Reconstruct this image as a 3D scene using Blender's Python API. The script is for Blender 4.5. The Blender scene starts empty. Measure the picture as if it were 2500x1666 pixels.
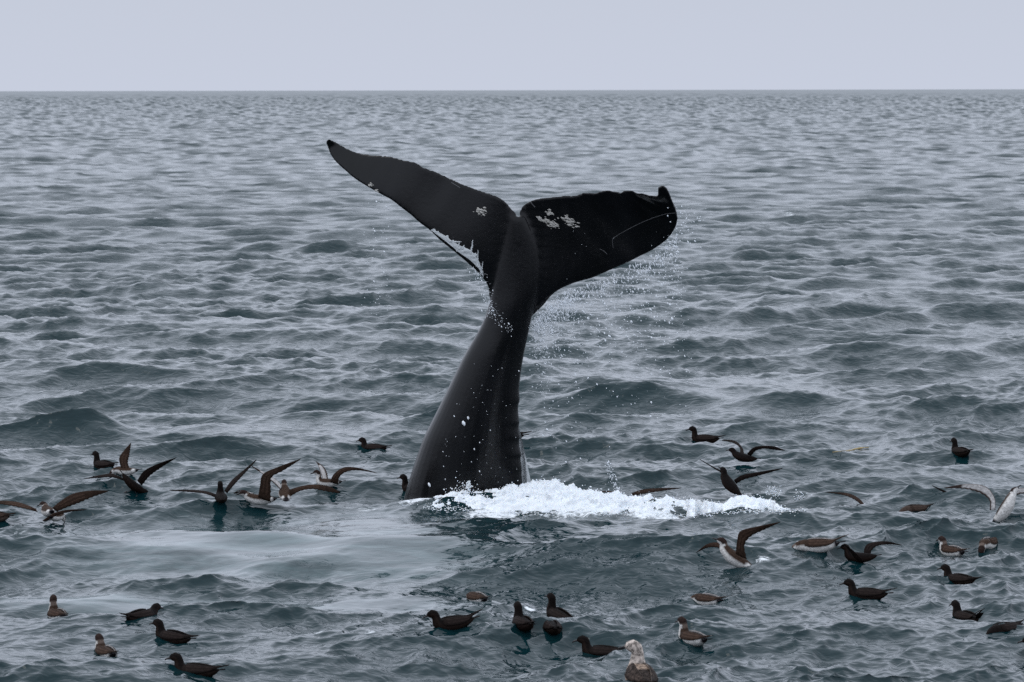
import bpy, bmesh, math, random
import numpy as np
from mathutils import Vector, Matrix, noise

random.seed(7)
rng = np.random.default_rng(11)
S = bpy.context.scene
COL = S.collection
R = math.radians

# ------------------------------------------------------------------ camera
PW, PH, F, CAMH = 2500.0, 1666.0, 8385.0, 4.5
pitch = math.atan(613.0 / F)
cam = bpy.data.cameras.new('camera')
cam_o = bpy.data.objects.new('camera', cam)
COL.objects.link(cam_o)
cam.sensor_fit = 'HORIZONTAL'
cam.sensor_width = 36.0
cam.lens = F * 36.0 / PW
cam.clip_start = 0.5
cam.clip_end = 60000.0
CM = Matrix.Translation((0, 0, CAMH)) @ Matrix.Rotation(R(90) - pitch, 4, 'X') @ Matrix.Rotation(R(-0.11), 4, 'Z')
cam_o.matrix_world = CM
cam.dof.use_dof = True
cam.dof.focus_distance = 37.6
cam.dof.aperture_fstop = 7.1
S.camera = cam_o

# ------------------------------------------------------------------ sky, sun, exposure
SUN_EL, SUN_AZ = R(55), R(-80)          # behind the overcast, high on the left
W = bpy.data.worlds.new('World')
S.world = W
W.use_nodes = True
nt = W.node_tree
nt.nodes.clear()
out = nt.nodes.new('ShaderNodeOutputWorld')
sky = nt.nodes.new('ShaderNodeTexSky')
sky.sky_type = 'NISHITA'
sky.sun_disc = False
sky.sun_elevation = SUN_EL
sky.sun_rotation = SUN_AZ
bg1 = nt.nodes.new('ShaderNodeBackground')
bg1.inputs['Strength'].default_value = 0.08
nt.links.new(sky.outputs[0], bg1.inputs[0])
tc = nt.nodes.new('ShaderNodeTexCoord')
sep = nt.nodes.new('ShaderNodeSeparateXYZ')
nt.links.new(tc.outputs['Generated'], sep.inputs[0])
ramp = nt.nodes.new('ShaderNodeValToRGB')   # even overcast: lilac-grey low down, brighter overhead
e = ramp.color_ramp.elements
e[0].position = 0.0;  e[0].color = (0.600, 0.648, 0.772, 1)
e[1].position = 1.0;  e[1].color = (1.06, 1.17, 1.31, 1)
for pos, c in ((0.03, (0.572, 0.618, 0.735)), (0.13, (0.99, 1.07, 1.25)), (0.34, (1.06, 1.15, 1.33))):
    a = e.new(pos); a.color = (*c, 1)
nt.links.new(sep.outputs['Z'], ramp.inputs[0])
bg2 = nt.nodes.new('ShaderNodeBackground')
bg2.inputs['Strength'].default_value = 1.0
nt.links.new(ramp.outputs[0], bg2.inputs[0])
mixw = nt.nodes.new('ShaderNodeMixShader')
mixw.inputs[0].default_value = 0.93
nt.links.new(bg1.outputs[0], mixw.inputs[1])
nt.links.new(bg2.outputs[0], mixw.inputs[2])
nt.links.new(mixw.outputs[0], out.inputs[0])

sun = bpy.data.lights.new('sun', 'SUN')
sun.energy = 0.7
sun.angle = R(40)
sun.color = (1.0, 0.97, 0.92)
sun_o = bpy.data.objects.new('sun', sun)
COL.objects.link(sun_o)
sd = Vector((math.sin(SUN_AZ) * math.cos(SUN_EL), math.cos(SUN_AZ) * math.cos(SUN_EL), math.sin(SUN_EL)))
sun_o.rotation_euler = sd.to_track_quat('Z', 'Y').to_euler()
S.view_settings.view_transform = 'Standard'
S.view_settings.look = 'None'
S.view_settings.gamma = 1.0
S.view_settings.exposure = 0.0
S.view_settings.use_curve_mapping = False
S.render.engine = 'CYCLES'
S.cycles.max_bounces = 6
S.cycles.use_denoising = False

# ------------------------------------------------------------------ helpers
CAMP = Vector((0, 0, CAMH))
ROT = CM.to_3x3()

def ray(px, py):
    return (ROT @ Vector(((px - PW / 2) / F, -(py - PH / 2) / F, -1.0))).normalized()

def P(px, py, Y):
    d = ray(px, py)
    return CAMP + d * (Y / d.y)

def mesh_obj(name, verts, faces, mat, parent=None, cols=None, smooth=True):
    me = bpy.data.meshes.new(name)
    me.from_pydata([tuple(v) for v in verts], [], [tuple(f) for f in faces])
    if smooth:
        me.polygons.foreach_set('use_smooth', [True] * len(me.polygons))
    if cols is not None:
        at = me.color_attributes.new('col', 'FLOAT_COLOR', 'POINT')
        at.data.foreach_set('color', np.asarray([(c[0], c[1], c[2], 1.0) for c in cols], dtype=np.float32).ravel())
    me.materials.append(mat)
    bm = bmesh.new(); bm.from_mesh(me)
    bmesh.ops.recalc_face_normals(bm, faces=bm.faces)
    bm.to_mesh(me); bm.free()
    o = bpy.data.objects.new(name, me)
    COL.objects.link(o)
    if parent is not None:
        o.parent = parent
    return o

def tag(o, label=None, cat=None, group=None, kind=None):
    if label: o['label'] = label
    if cat: o['category'] = cat
    if group: o['group'] = group
    if kind: o['kind'] = kind
    return o

def loft(rings):
    k = len(rings[0]); V = []; Fc = []
    for r_ in rings: V += [Vector(p) for p in r_]
    for i in range(len(rings) - 1):
        for j in range(k):
            a, b = i * k + j, i * k + (j + 1) % k
            Fc.append((a, b, b + k, a + k))
    Fc.append(tuple(range(k))[::-1])
    Fc.append(tuple(range((len(rings) - 1) * k, len(rings) * k)))
    return V, Fc

def resample(pts, n):
    """n points along a Catmull-Rom curve through pts, even in length"""
    pts = [Vector(p) for p in pts]
    ext = [pts[0] * 2 - pts[1]] + pts + [pts[-1] * 2 - pts[-2]]
    dense = []
    for i in range(1, len(ext) - 2):
        p0, p1, p2, p3 = ext[i - 1:i + 3]
        for q in range(12):
            t = q / 12
            dense.append(0.5 * ((2 * p1) + (p2 - p0) * t + (2 * p0 - 5 * p1 + 4 * p2 - p3) * t * t + (3 * p1 - p0 - 3 * p2 + p3) * t ** 3))
    dense.append(pts[-1])
    L = [0.0]
    for a, b in zip(dense, dense[1:]): L.append(L[-1] + (b - a).length)
    res = []; j = 0
    for i in range(n):
        s = L[-1] * i / (n - 1)
        while j < len(L) - 2 and L[j + 1] < s: j += 1
        d = L[j + 1] - L[j]
        t = 0 if d < 1e-9 else (s - L[j]) / d
        res.append(dense[j].lerp(dense[j + 1], min(max(t, 0), 1)))
    return res

# ------------------------------------------------------------------ materials
def principled(name):
    m = bpy.data.materials.new(name)
    m.use_nodes = True
    return m, m.node_tree, m.node_tree.nodes['Principled BSDF']

def noise_node(t, scale, detail=4, rough=0.6, src=None, dist=0.0):
    n = t.nodes.new('ShaderNodeTexNoise')
    n.inputs['Scale'].default_value = scale
    n.inputs['Detail'].default_value = detail
    n.inputs['Roughness'].default_value = rough
    n.inputs['Distortion'].default_value = dist
    if src is not None: t.links.new(src, n.inputs['Vector'])
    return n

def math_node(t, op, a, b=None, clamp=False):
    n = t.nodes.new('ShaderNodeMath'); n.operation = op; n.use_clamp = clamp
    for i, v in enumerate((a, b)):
        if v is None: continue
        if isinstance(v, (int, float)): n.inputs[i].default_value = v
        else: t.links.new(v, n.inputs[i])
    return n.outputs[0]

def map_range(t, v, a, b, c, d):
    n = t.nodes.new('ShaderNodeMapRange'); n.interpolation_type = 'SMOOTHSTEP'
    t.links.new(v, n.inputs[0])
    for i, x in enumerate((a, b, c, d)): n.inputs[i + 1].default_value = x
    return n.outputs[0]

# water
M_SEA, t, b = principled('sea_water')
b.inputs['IOR'].default_value = 1.333
geo = t.nodes.new('ShaderNodeTexCoord')
mp = t.nodes.new('ShaderNodeMapping'); mp.inputs['Scale'].default_value = (0.65, 1.0, 1.0)
mp.inputs['Rotation'].default_value = (0, 0, R(32))
t.links.new(geo.outputs['Object'], mp.inputs[0])
n1 = noise_node(t, 8.5, 2, 0.55, mp.outputs[0], 0.5)
n2 = noise_node(t, 22.0, 3, 0.6, mp.outputs[0], 0.3)
calm = t.nodes.new('ShaderNodeAttribute'); calm.attribute_name = 'calm'
foam_at = t.nodes.new('ShaderNodeAttribute'); foam_at.attribute_name = 'foam'
bmp = t.nodes.new('ShaderNodeBump'); bmp.inputs['Distance'].default_value = 0.038
hsum = math_node(t, 'ADD', n1.outputs['Fac'], math_node(t, 'MULTIPLY', n2.outputs['Fac'], 0.08))
t.links.new(hsum, bmp.inputs['Height'])
t.links.new(math_node(t, 'SUBTRACT', 0.5, math_node(t, 'MULTIPLY', calm.outputs['Fac'], 0.42)), bmp.inputs['Strength'])
t.links.new(bmp.outputs[0], b.inputs['Normal'])
slp = t.nodes.new('ShaderNodeAttribute'); slp.attribute_name = 'wave_normal'
far = t.nodes.new('ShaderNodeAttribute'); far.attribute_name = 'fine_waves'
gn = t.nodes.new('ShaderNodeNewGeometry')
nmix = t.nodes.new('ShaderNodeMix'); nmix.data_type = 'VECTOR'
t.links.new(far.outputs['Fac'], nmix.inputs[0]); t.links.new(gn.outputs['Normal'], nmix.inputs[4]); t.links.new(slp.outputs['Vector'], nmix.inputs[5])
nn_ = t.nodes.new('ShaderNodeVectorMath'); nn_.operation = 'NORMALIZE'
t.links.new(nmix.outputs[1], nn_.inputs[0]); t.links.new(nn_.outputs[0], bmp.inputs['Normal'])
fn = noise_node(t, 9.0, 7, 0.72, geo.outputs['Object'], 0.8)
ff = map_range(t, math_node(t, 'ADD', fn.outputs['Fac'], math_node(t, 'SUBTRACT', foam_at.outputs['Fac'], 1.0)), 0.42, 0.62, 0.0, 1.0)
mixc = t.nodes.new('ShaderNodeMix'); mixc.data_type = 'RGBA'
mixc.inputs[6].default_value = (0.0028, 0.0185, 0.0225, 1)
mixc.inputs[7].default_value = (0.80, 0.83, 0.86, 1)
milk = t.nodes.new('ShaderNodeMix'); milk.data_type = 'RGBA'      # aerated water welling up where the whale went down
milk.inputs[6].default_value = (0.0028, 0.0185, 0.0225, 1); milk.inputs[7].default_value = (0.17, 0.235, 0.245, 1)
mpm = t.nodes.new('ShaderNodeMapping'); mpm.inputs['Scale'].default_value = (0.5, 1.3, 1.0); mpm.inputs['Rotation'].default_value = (0, 0, R(-9))
t.links.new(geo.outputs['Object'], mpm.inputs[0])
mn = noise_node(t, 1.6, 5, 0.6, mpm.outputs[0], 1.2)
t.links.new(math_node(t, 'MULTIPLY', calm.outputs['Fac'], map_range(t, mn.outputs['Fac'], 0.36, 0.70, 0.06, 0.5)), milk.inputs[0])
t.links.new(milk.outputs[2], mixc.inputs[6])
t.links.new(ff, mixc.inputs[0]); t.links.new(mixc.outputs[2], b.inputs['Base Color'])
t.links.new(map_range(t, ff, 0.0, 1.0, 0.06, 0.7), b.inputs['Roughness'])

# foam / spray
M_FOAM, t, b = principled('white_foam')
b.inputs['Base Color'].default_value = (0.82, 0.85, 0.88, 1)
b.inputs['Roughness'].default_value = 0.55
b.inputs['Subsurface Weight'].default_value = 0.35
b.inputs['Subsurface Radius'].default_value = (0.03, 0.035, 0.04)
M_DROP, t, b = principled('water_drops')
b.inputs['Base Color'].default_value = (0.85, 0.88, 0.92, 1)
b.inputs['Roughness'].default_value = 0.15
b.inputs['IOR'].default_value = 1.33
M_RUN, t, b = principled('running_water')
b.inputs['Base Color'].default_value = (0.55, 0.57, 0.58, 1)
b.inputs['Roughness'].default_value = 0.12
b.inputs['IOR'].default_value = 1.33

# whale skin
M_WHALE, t, b = principled('whale_skin')
b.inputs['IOR'].default_value = 1.35
tcn = t.nodes.new('ShaderNodeTexCoord')
mpw = t.nodes.new('ShaderNodeMapping'); mpw.inputs['Scale'].default_value = (1.0, 1.0, 0.35)
t.links.new(tcn.outputs['Object'], mpw.inputs[0])
nw = noise_node(t, 2.2, 6, 0.65, mpw.outputs[0], 0.4)
nf = noise_node(t, 26.0, 5, 0.7, tcn.outputs['Object'])
cr = t.nodes.new('ShaderNodeValToRGB')
cr.color_ramp.elements[0].position = 0.35; cr.color_ramp.elements[0].color = (0.001, 0.001, 0.0015, 1)
cr.color_ramp.elements[1].position = 0.75; cr.color_ramp.elements[1].color = (0.004, 0.004, 0.0055, 1)
t.links.new(nw.outputs['Fac'], cr.inputs[0])
sp = map_range(t, nf.outputs['Fac'], 0.66, 0.78, 0.0, 0.6)      # pale nicks and scrapes
mixs = t.nodes.new('ShaderNodeMix'); mixs.data_type = 'RGBA'
t.links.new(sp, mixs.inputs[0]); t.links.new(cr.outputs[0], mixs.inputs[6])
mixs.inputs[7].default_value = (0.07, 0.07, 0.08, 1)
t.links.new(mixs.outputs[2], b.inputs['Base Color'])
t.links.new(map_range(t, nw.outputs['Fac'], 0.3, 0.7, 0.12, 0.28), b.inputs['Roughness'])
bw = t.nodes.new('ShaderNodeBump'); bw.inputs['Strength'].default_value = 0.10; bw.inputs['Distance'].default_value = 0.02
t.links.new(math_node(t, 'ADD', nf.outputs['Fac'], nw.outputs['Fac']), bw.inputs['Height'])
t.links.new(bw.outputs[0], b.inputs['Normal'])
M_BARN, t, b = principled('barnacle_white')
b.inputs['Base Color'].default_value = (0.42, 0.40, 0.37, 1); b.inputs['Roughness'].default_value = 0.7
M_SCAR, t, b = principled('scar_skin')
b.inputs['Base Color'].default_value = (0.085, 0.085, 0.09, 1); b.inputs['Roughness'].default_value = 0.5

# plumage: colour of each feather tract from the mesh, broken up by feather-sized mottling
def plumage(name, scale, lo, hi, rough=0.7):
    m, t, b = principled(name)
    at = t.nodes.new('ShaderNodeAttribute'); at.attribute_name = 'col'
    tcn = t.nodes.new('ShaderNodeTexCoord')
    n = noise_node(t, scale, 4, 0.7, tcn.outputs['Object'])
    v = t.nodes.new('ShaderNodeTexVoronoi'); v.inputs['Scale'].default_value = scale * 1.1
    t.links.new(tcn.outputs['Object'], v.inputs['Vector'])
    f = math_node(t, 'ADD', map_range(t, n.outputs['Fac'], 0.3, 0.7, lo, hi), math_node(t, 'MULTIPLY', v.outputs['Distance'], 0.35))
    mu = t.nodes.new('ShaderNodeVectorMath'); mu.operation = 'SCALE'
    t.links.new(at.outputs['Color'], mu.inputs[0]); t.links.new(f, mu.inputs['Scale'])
    t.links.new(mu.outputs[0], b.inputs['Base Color'])
    b.inputs['Roughness'].default_value = rough
    b.inputs['Specular IOR Level'].default_value = 0.06
    bp = t.nodes.new('ShaderNodeBump'); bp.inputs['Strength'].default_value = 0.35; bp.inputs['Distance'].default_value = 0.006
    t.links.new(v.outputs['Distance'], bp.inputs['Height']); t.links.new(bp.outputs[0], b.inputs['Normal'])
    return m
M_FEATHER = plumage('shearwater_plumage', 42.0, 0.65, 1.15)
M_MOTTLE = plumage('gull_plumage', 46.0, 0.05, 1.5)
M_BILL, t, b = principled('dark_bill')
b.inputs['Base Color'].default_value = (0.018, 0.015, 0.016, 1); b.inputs['Roughness'].default_value = 0.45
M_EYE, t, b = principled('eye_black')
b.inputs['Base Color'].default_value = (0.004, 0.004, 0.004, 1); b.inputs['Roughness'].default_value = 0.1
M_WEED, t, b = principled('seaweed_yellow')
b.inputs['Base Color'].default_value = (0.42, 0.30, 0.10, 1); b.inputs['Roughness'].default_value = 0.4

# ------------------------------------------------------------------ sea surface
def ground(px, py, z=0.0):
    d = ray(px, py)
    return CAMP + d * ((z - CAMH) / d.z)

FH = F * CAMH
rows_p = np.concatenate([np.linspace(2.6, 1640.0, 1130), FH / np.linspace(22.5, 5.0, 30)])
rows_d = FH / rows_p[::1]
rows_d = np.concatenate([[42000.0, 24000.0], rows_d])
inner = np.linspace(-R(10.4), R(10.4), 780)
step = inner[1] - inner[0]
outer = [R(10.4)]
k = step
while outer[-1] < R(75):
    k *= 1.16; outer.append(outer[-1] + min(k, R(4)))
outer = np.array(outer[1:])
cols_a = np.concatenate([-outer[::-1], inner, outer])
NR, NC = len(rows_d), len(cols_a)
Dg, Ag = np.meshgrid(rows_d, cols_a, indexing='ij')
X = (Dg * np.tan(np.clip(Ag, -R(20), R(20))) * 1.0)
big = np.abs(Ag) > R(20)
X = np.where(big, Dg * np.sin(Ag), X).astype(np.float64)
Yc = np.where(big, Dg * np.cos(Ag), Dg).astype(np.float64)
# keep the fan continuous where the two mappings meet
corr = np.where(big, (1.0 / math.cos(R(20))), 1.0)
X *= corr; Yc *= corr
drow = np.gradient(rows_d); drow = np.abs(drow)
dcol = np.abs(np.gradient(cols_a))
sy = drow.astype(np.float32)[:, None]
sx = (rows_d[:, None] * dcol[None, :]).astype(np.float32)

def blob(cx, cy, rx, ry, pw=2.0):
    """soft patch of sea around the point seen at (cx, cy); radii in metres across and in depth"""
    c = ground(cx, cy)
    q = ((X - c.x) / rx) ** 2 + ((Yc - c.y) / ry) ** 2
    return np.exp(-q ** (pw / 2))

calm = np.zeros_like(X)
for c in [(620, 1330, 1.9, 2.0, 4), (880, 1275, 1.2, 0.9, 3), (420, 1290, 1.0, 1.0, 3), (950, 1350, 0.9, 1.6, 3),
          (520, 1462, 2.0, 0.45, 4), (900, 1455, 0.9, 0.45, 3), (250, 1450, 0.9, .35, 3)]:
    calm = np.maximum(calm, blob(*c))
calm = calm.astype(np.float32)

NCOMP = 330
lam = np.exp(np.linspace(math.log(0.085), math.log(16.0), NCOMP) + rng.uniform(-.01, .01, NCOMP))
kk = 2 * math.pi / lam
dl = math.log(16.0 / 0.085) / NCOMP
kp = 2 * math.pi / 4.5
amp = np.sqrt(0.0105 * dl) / kk
amp *= np.interp(np.log(lam), [math.log(.085), math.log(.25), math.log(.6), math.log(1.8), math.log(4)], [2.3, 3.3, 2.6, 1.95, 1.4])
amp *= np.sqrt(np.exp(-1.1 * (kp / kk) ** 2)) * (1 + 0.6 * np.exp(-((np.log(lam / 2.4)) / 0.45) ** 2))
amp += np.where(lam > 8, 0.010, 0.0)
spread = np.interp(np.log(lam), [math.log(0.13), math.log(1), math.log(5), math.log(16)], [0.8, 0.62, 0.36, 0.25])
th = np.interp(np.log(lam), [math.log(.1), math.log(.8), math.log(2.5), math.log(6)], [R(-45), R(-62), R(-84), R(-94)]) + spread * rng.standard_normal(NCOMP)
ph = rng.uniform(0, 2 * math.pi, NCOMP)
Xf, Yf = X, Yc
Z = np.zeros(X.shape, np.float32); DX = np.zeros_like(Z); DY = np.zeros_like(Z)
gust = (1 + 0.35 * np.sin(X * 0.55 + 1.3 * np.sin(Yc * 0.21) + 0.7) * np.sin(Yc * 0.33 + 1.1 * np.sin(X * 0.37))
        + 0.25 * np.sin(X * 0.13 - Yc * 0.071 + 2.0)).astype(np.float32)
short = 1.0 - 0.93 * calm
LOST = np.zeros_like(Z); SLX = np.zeros_like(Z); SLY = np.zeros_like(Z)
for i in range(NCOMP):
    kx, ky = kk[i] * math.cos(th[i]), kk[i] * math.sin(th[i])
    kr = abs(ky) * drow
    res_r = np.clip(1.9 - kr / 1.6, 0, 1)
    fade_r = np.maximum(res_r, 0.85 * np.clip((600 - kr) / 300, 0, 1) * min(1, max(0, (lam[i] - .5) / .9)))       # beyond the row spacing each row still samples the waves it stands for
    r_ok = np.nonzero(fade_r > 0.01)[0]
    if len(r_ok) == 0:
        LOST += np.float32(.5 * (amp[i] * kk[i]) ** 2); continue
    LOST[:r_ok[0]] += np.float32(.5 * (amp[i] * kk[i]) ** 2)
    sl = slice(r_ok[0], r_ok[-1] + 1)
    pha = np.mod(kx * Xf[sl] + ky * Yf[sl] + ph[i], 2 * math.pi).astype(np.float32)
    fade = np.clip(1.9 - (abs(kx) * sx[sl]) / 1.6, 0, 1) * fade_r[sl, None].astype(np.float32)
    LOST[sl] += np.float32(.5 * (amp[i] * kk[i]) ** 2) * (1 - fade * fade)
    A = np.float32(amp[i]) * fade
    if lam[i] < 1.6:
        w = min(1.0, (1.6 - lam[i]) / 0.8)
        A = A * ((1 - w) + w * short[sl] * gust[sl])
    elif lam[i] < 4: A = A * (1 - 0.75 * calm[sl])
    else: A = A * (1 - 0.35 * calm[sl])
    Z[sl] += A * np.cos(pha)
    sn = A * np.sin(pha)
    SLX[sl] -= np.float32(kx) * sn
    SLY[sl] -= np.float32(ky) * sn
    q = (1.35 if 0.7 < lam[i] < 5 else 1.0)
    DX[sl] -= np.float32(q * math.cos(th[i])) * sn
    DY[sl] -= np.float32(q * math.sin(th[i])) * sn * res_r[sl, None].astype(np.float32)
fine_w = np.broadcast_to(np.clip((drow[:, None] - .05) / .2, 0, 1), X.shape).astype(np.float32)
graz = (CAMH / np.maximum(Yc, 1)).astype(np.float32)
SLY = np.where((fine_w > 0) & (SLY < -graz), SLY * (1 - fine_w) + fine_w * (-graz + 0.8 * (-SLY - graz)), SLY) + fine_w * (0.31 + 0.2 * np.clip(Yc / 2500, 0, 1)).astype(np.float32) * np.sqrt(LOST)   # slopes turned away are hidden behind the next face

# particular swells of the photograph: the peaked wave at the left, the hump in front of the whale, the long crest at the right
for (cx, cy, rx, ry, hz, pw) in [(235, 1075, 0.45, 0.36, 0.21, 1.5), (1150, 1300, 1.2, 1.5, 0.07, 1.4),
                             (2050, 760, 3.6, 1.3, 0.20, 1.4), (360, 715, 0.8, 1.2, 0.14, 1.4), (1540, 975, 1.0, 0.8, 0.15, 1.4),
                             (330, 945, 1.2, 1.0, 0.08, 1.4)]:
    Z += (hz * blob(cx, cy, rx, ry, pw)).astype(np.float32)

foam = np.zeros_like(X)
for c in [(1000, 1236, .5, .45, 2, 1.1), (1200, 1250, .8, .45, 2, 1.12), (1400, 1252, .8, .4, 2, 1.1), (1600, 1258, .8, .35, 2, 1.15), (1800, 1250, .8, .35, 2, 1.1), (1950, 1246, .35, .3, 2, 1.05), (2020, 1246, .5, .25, 2, .98), (840, 1238, .5, .2, 2, .95),
          (60, 1285, .55, .6, 2, 1.0), (160, 1297, .5, .4, 2, 1.0), (920, 1538, .4, .25, 2, 1.05), (780, 1535, .35, .2, 2, 1.0),
          (1882, 368, 1.9, 9.0, 2, 1.2), (1930, 525, 0.6, 3.0, 2, 1.0), (700, 585, 0.4, 2, 2, .9), (2330, 1270, .35, .3, 2, 1.0), (2450, 1310, .4, .4, 2, .95),
          (890, 1240, .45, .3, 2, 1.0), (962, 1216, .2, .4, 2, 1.05), (1865, 1384, .22, .25, 2, 1.1), (1310, 1463, .12, .15, 2, 1.1), (1270, 1481, .1, .12, 2, 1.1), (550, 1236, .25, .2, 2, .95), (770, 1238, .25, .15, 2, .95), (330, 1212, .25, .2, 2, .9)]:
    foam = np.maximum(foam, c[5] * blob(*c[:5]))

V = np.stack([X + DX, Yc + DY, Z], -1).reshape(-1, 3).astype(np.float32)
idx = np.arange(NR * NC, dtype=np.int32).reshape(NR, NC)
q = np.stack([idx[:-1, :-1], idx[1:, :-1], idx[1:, 1:], idx[:-1, 1:]], -1).reshape(-1, 4)
me = bpy.data.meshes.new('sea')
me.vertices.add(len(V)); me.vertices.foreach_set('co', V.ravel())
me.loops.add(q.size); me.loops.foreach_set('vertex_index', q.ravel())
me.polygons.add(len(q))
me.polygons.foreach_set('loop_start', np.arange(0, q.size, 4, dtype=np.int32))
me.polygons.foreach_set('use_smooth', np.ones(len(q), dtype=bool))
me.update(calc_edges=True)
for nm, arr in (('calm', calm), ('foam', foam)):
    at = me.attributes.new(nm, 'FLOAT', 'POINT')
    at.data.foreach_set('value', arr.astype(np.float32).ravel())
nrm = np.stack([-SLX, -SLY, np.ones_like(SLX)], -1)
nrm /= np.linalg.norm(nrm, axis=-1, keepdims=True)
at = me.attributes.new('wave_normal', 'FLOAT_VECTOR', 'POINT'); at.data.foreach_set('vector', nrm.astype(np.float32).ravel())
at = me.attributes.new('fine_waves', 'FLOAT', 'POINT'); at.data.foreach_set('value', fine_w.ravel())
me.materials.append(M_SEA)
sea = bpy.data.objects.new('sea', me)
COL.objects.link(sea)
tag(sea, 'grey-green choppy sea reaching to the horizon', kind='structure')
bpy.context.view_layer.update()
DG = bpy.context.evaluated_depsgraph_get()

def hit(px, py, o=sea):
    ok, p, n, i = o.ray_cast(CAMP, ray(px, py), depsgraph=DG)
    return p if ok else ground(px, py)

# ------------------------------------------------------------------ whale
WY = F * CAMH / 994.0
LE_L = [(796, 345, .75), (801, 364, .72), (807, 380, .68), (820, 398, .63), (839, 416, .58), (862, 437, .52), (885, 453, .47), (908, 467, .42), (931, 480, .38), (954, 493, .33), (977, 511, .29), (1000, 529, .25),
        (1023, 550, .20), (1046, 567, .16), (1068, 589, .12), (1091, 609, .08), (1114, 628, .05), (1137, 648, .03), (1160, 669, .02), (1176, 686, .02), (1189, 708, .03), (1193, 735, .05), (1215, 765, .06)]
TE_L = [(803, 340, .80), (813, 343, .88), (827, 348, .93), (839, 355, .95), (860, 366, .95), (885, 372, .94), (912, 375, .92), (940, 376, .9), (961, 378, .87), (977, 383, .84), (995, 388, .8), (1018, 392, .76),
        (1039, 404, .7), (1068, 414, .64), (1096, 427, .57), (1124, 441, .44), (1156, 453, .33), (1183, 462, .24), (1206, 469, .17), (1227, 478, .12), (1243, 492, .09), (1254, 506, .07), (1263, 514, .06), (1270, 560, .06), (1275, 620, .08)]
TE_R = [(1605, 459, -.05), (1604, 468, -.05), (1605, 476, -.05), (1600, 484, -.05), (1588, 479, -.05), (1573, 476, -.04), (1561, 470, -.03), (1547, 470, -.02), (1537, 462, -.01), (1517, 461, 0), (1508, 466, 0), (1491, 461, .01), (1474, 458, .02),
        (1457, 462, .03), (1445, 466, .04), (1433, 463, .05), (1413, 464, .06), (1394, 470, .06), (1365, 471, .06), (1336, 474, .06), (1309, 477, .06), (1287, 483, .06), (1273, 493, .06), (1266, 503, .06), (1263, 514, .06), (1270, 560, .06), (1275, 620, .08)]
LE_R = [(1619, 452, -.05), (1629, 459, -.03), (1637, 473, 0), (1644, 490, .02), (1652, 507, .04), (1658, 527, .05), (1659, 544, .06), (1653, 563, .07), (1641, 582, .07), (1622, 601, .07), (1597, 618, .06), (1568, 633, .06), (1539, 648, .05),
        (1510, 661, .05), (1481, 674, .04), (1452, 687, .04), (1418, 696, .04), (1394, 704, .04), (1374, 712, .04), (1350, 728, .04), (1331, 750, .05), (1312, 768, .06), (1296, 782, .07)]

TE_L = [(x, y, d * (.80 - .35 * (lambda u: u * u * (3 - 2 * u))(min(1, (x - 803) / 260)))) for x, y, d in TE_L]
def lean(y): return -0.36 * (1215 - y) / 450.0
def WP(x, y, d): return P(x, y, WY + d + (lean(y) if y < 1215 else 0))

def fluke(LE, TE, jag0, jag1, n=110):
    le = resample([WP(x, y, d) for x, y, d in LE], n)
    te = resample([WP(x, y, d) for x, y, d in TE], n)
    rings = []
    K = 12
    for i in range(n):
        f = i / (n - 1)
        a, b = le[i], te[i]
        ch = b - a
        if jag0 < f < jag1:
            b = b - ch.normalized() * (0.016 * abs(noise.noise(Vector((f * 70, 3, 1)))) + 0.006 * random.random())
            ch = b - a
        sp_ = le[min(i + 1, n - 1)] + te[min(i + 1, n - 1)] - le[max(i - 1, 0)] - te[max(i - 1, 0)]
        nv = ch.cross(sp_).normalized()
        if nv.y > 0: nv = -nv
        T = 0.030 + 0.115 * f ** 1.3
        ring = []
        for side in (1, -1):
            for j in range(K):
                s = (j + 0.5) / K if side == 1 else 1 - (j + 0.5) / K
                th_ = T * (1.9 * math.sqrt(s) * (1 - s)) + 0.014
                bow = -0.10 * ch.length * (s * (1 - s))
                ring.append(a + ch * s + nv * (side * th_ * 0.5 + bow))
        rings.append(ring)
    return loft(rings)

prof = [(1600, 890, 1330, .62), (1420, 935, 1300, .58), (1300, 965, 1288, .53), (1260, 975, 1282, .51), (1229, 983, 1279, .49), (1191, 993, 1277, .47), (1135, 1010, 1272, .44), (1068, 1034, 1267, .405), (997, 1070, 1265, .36), (929, 1103, 1269, .315),
        (865, 1134, 1279, .27), (812, 1166, 1291, .22), (785, 1180, 1296, .20), (750, 1193, 1303, .185), (715, 1200, 1314, .155), (670, 1208, 1318, .122), (620, 1222, 1312, .09), (570, 1236, 1300, .062), (530, 1246, 1282, .035)]
def lerp_prof(y):
    for (y0, *a), (y1, *b) in zip(prof, prof[1:]):
        if y1 <= y <= y0:
            f = (y0 - y) / (y0 - y1)
            return [p + (q_ - p) * f for p, q_ in zip(a, b)]
    return prof[-1][1:]
ys = np.linspace(1600, 530, 150)
rings = []
sm = [lerp_prof(y) for y in ys]
sm = np.array(sm)
for _ in range(6):
    sm[1:-1] = 0.25 * sm[:-2] + 0.5 * sm[1:-1] + 0.25 * sm[2:]
knuckles = [985, 1040, 1076, 1118, 1150]
for y, (l, r_, dep) in zip(ys, sm):
    c = (l + r_) / 2
    ring = []
    for j in range(40):
        ang = 2 * math.pi * j / 40
        ca, sa = math.cos(ang), math.sin(ang)
        pinch = 1 - 0.45 * max(0, ca) ** 1.5
        xx = c + (r_ - l) / 2 * (abs(ca) ** 0.92 * math.copysign(1, ca))
        if ca > 0.5:
            for kn in knuckles:
                u = (kn - y) / 34.0
                if 0 <= u < 1: xx += (1.6 + kn % 7 * .5) * (ca - .5) * 2 * (1 - u) * min(1, u * 7 + .1)
        ring.append(WP(xx, y, 0.02 + dep * sa * pinch))
    rings.append(ring)
bmv, bmf = loft(rings)
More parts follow.
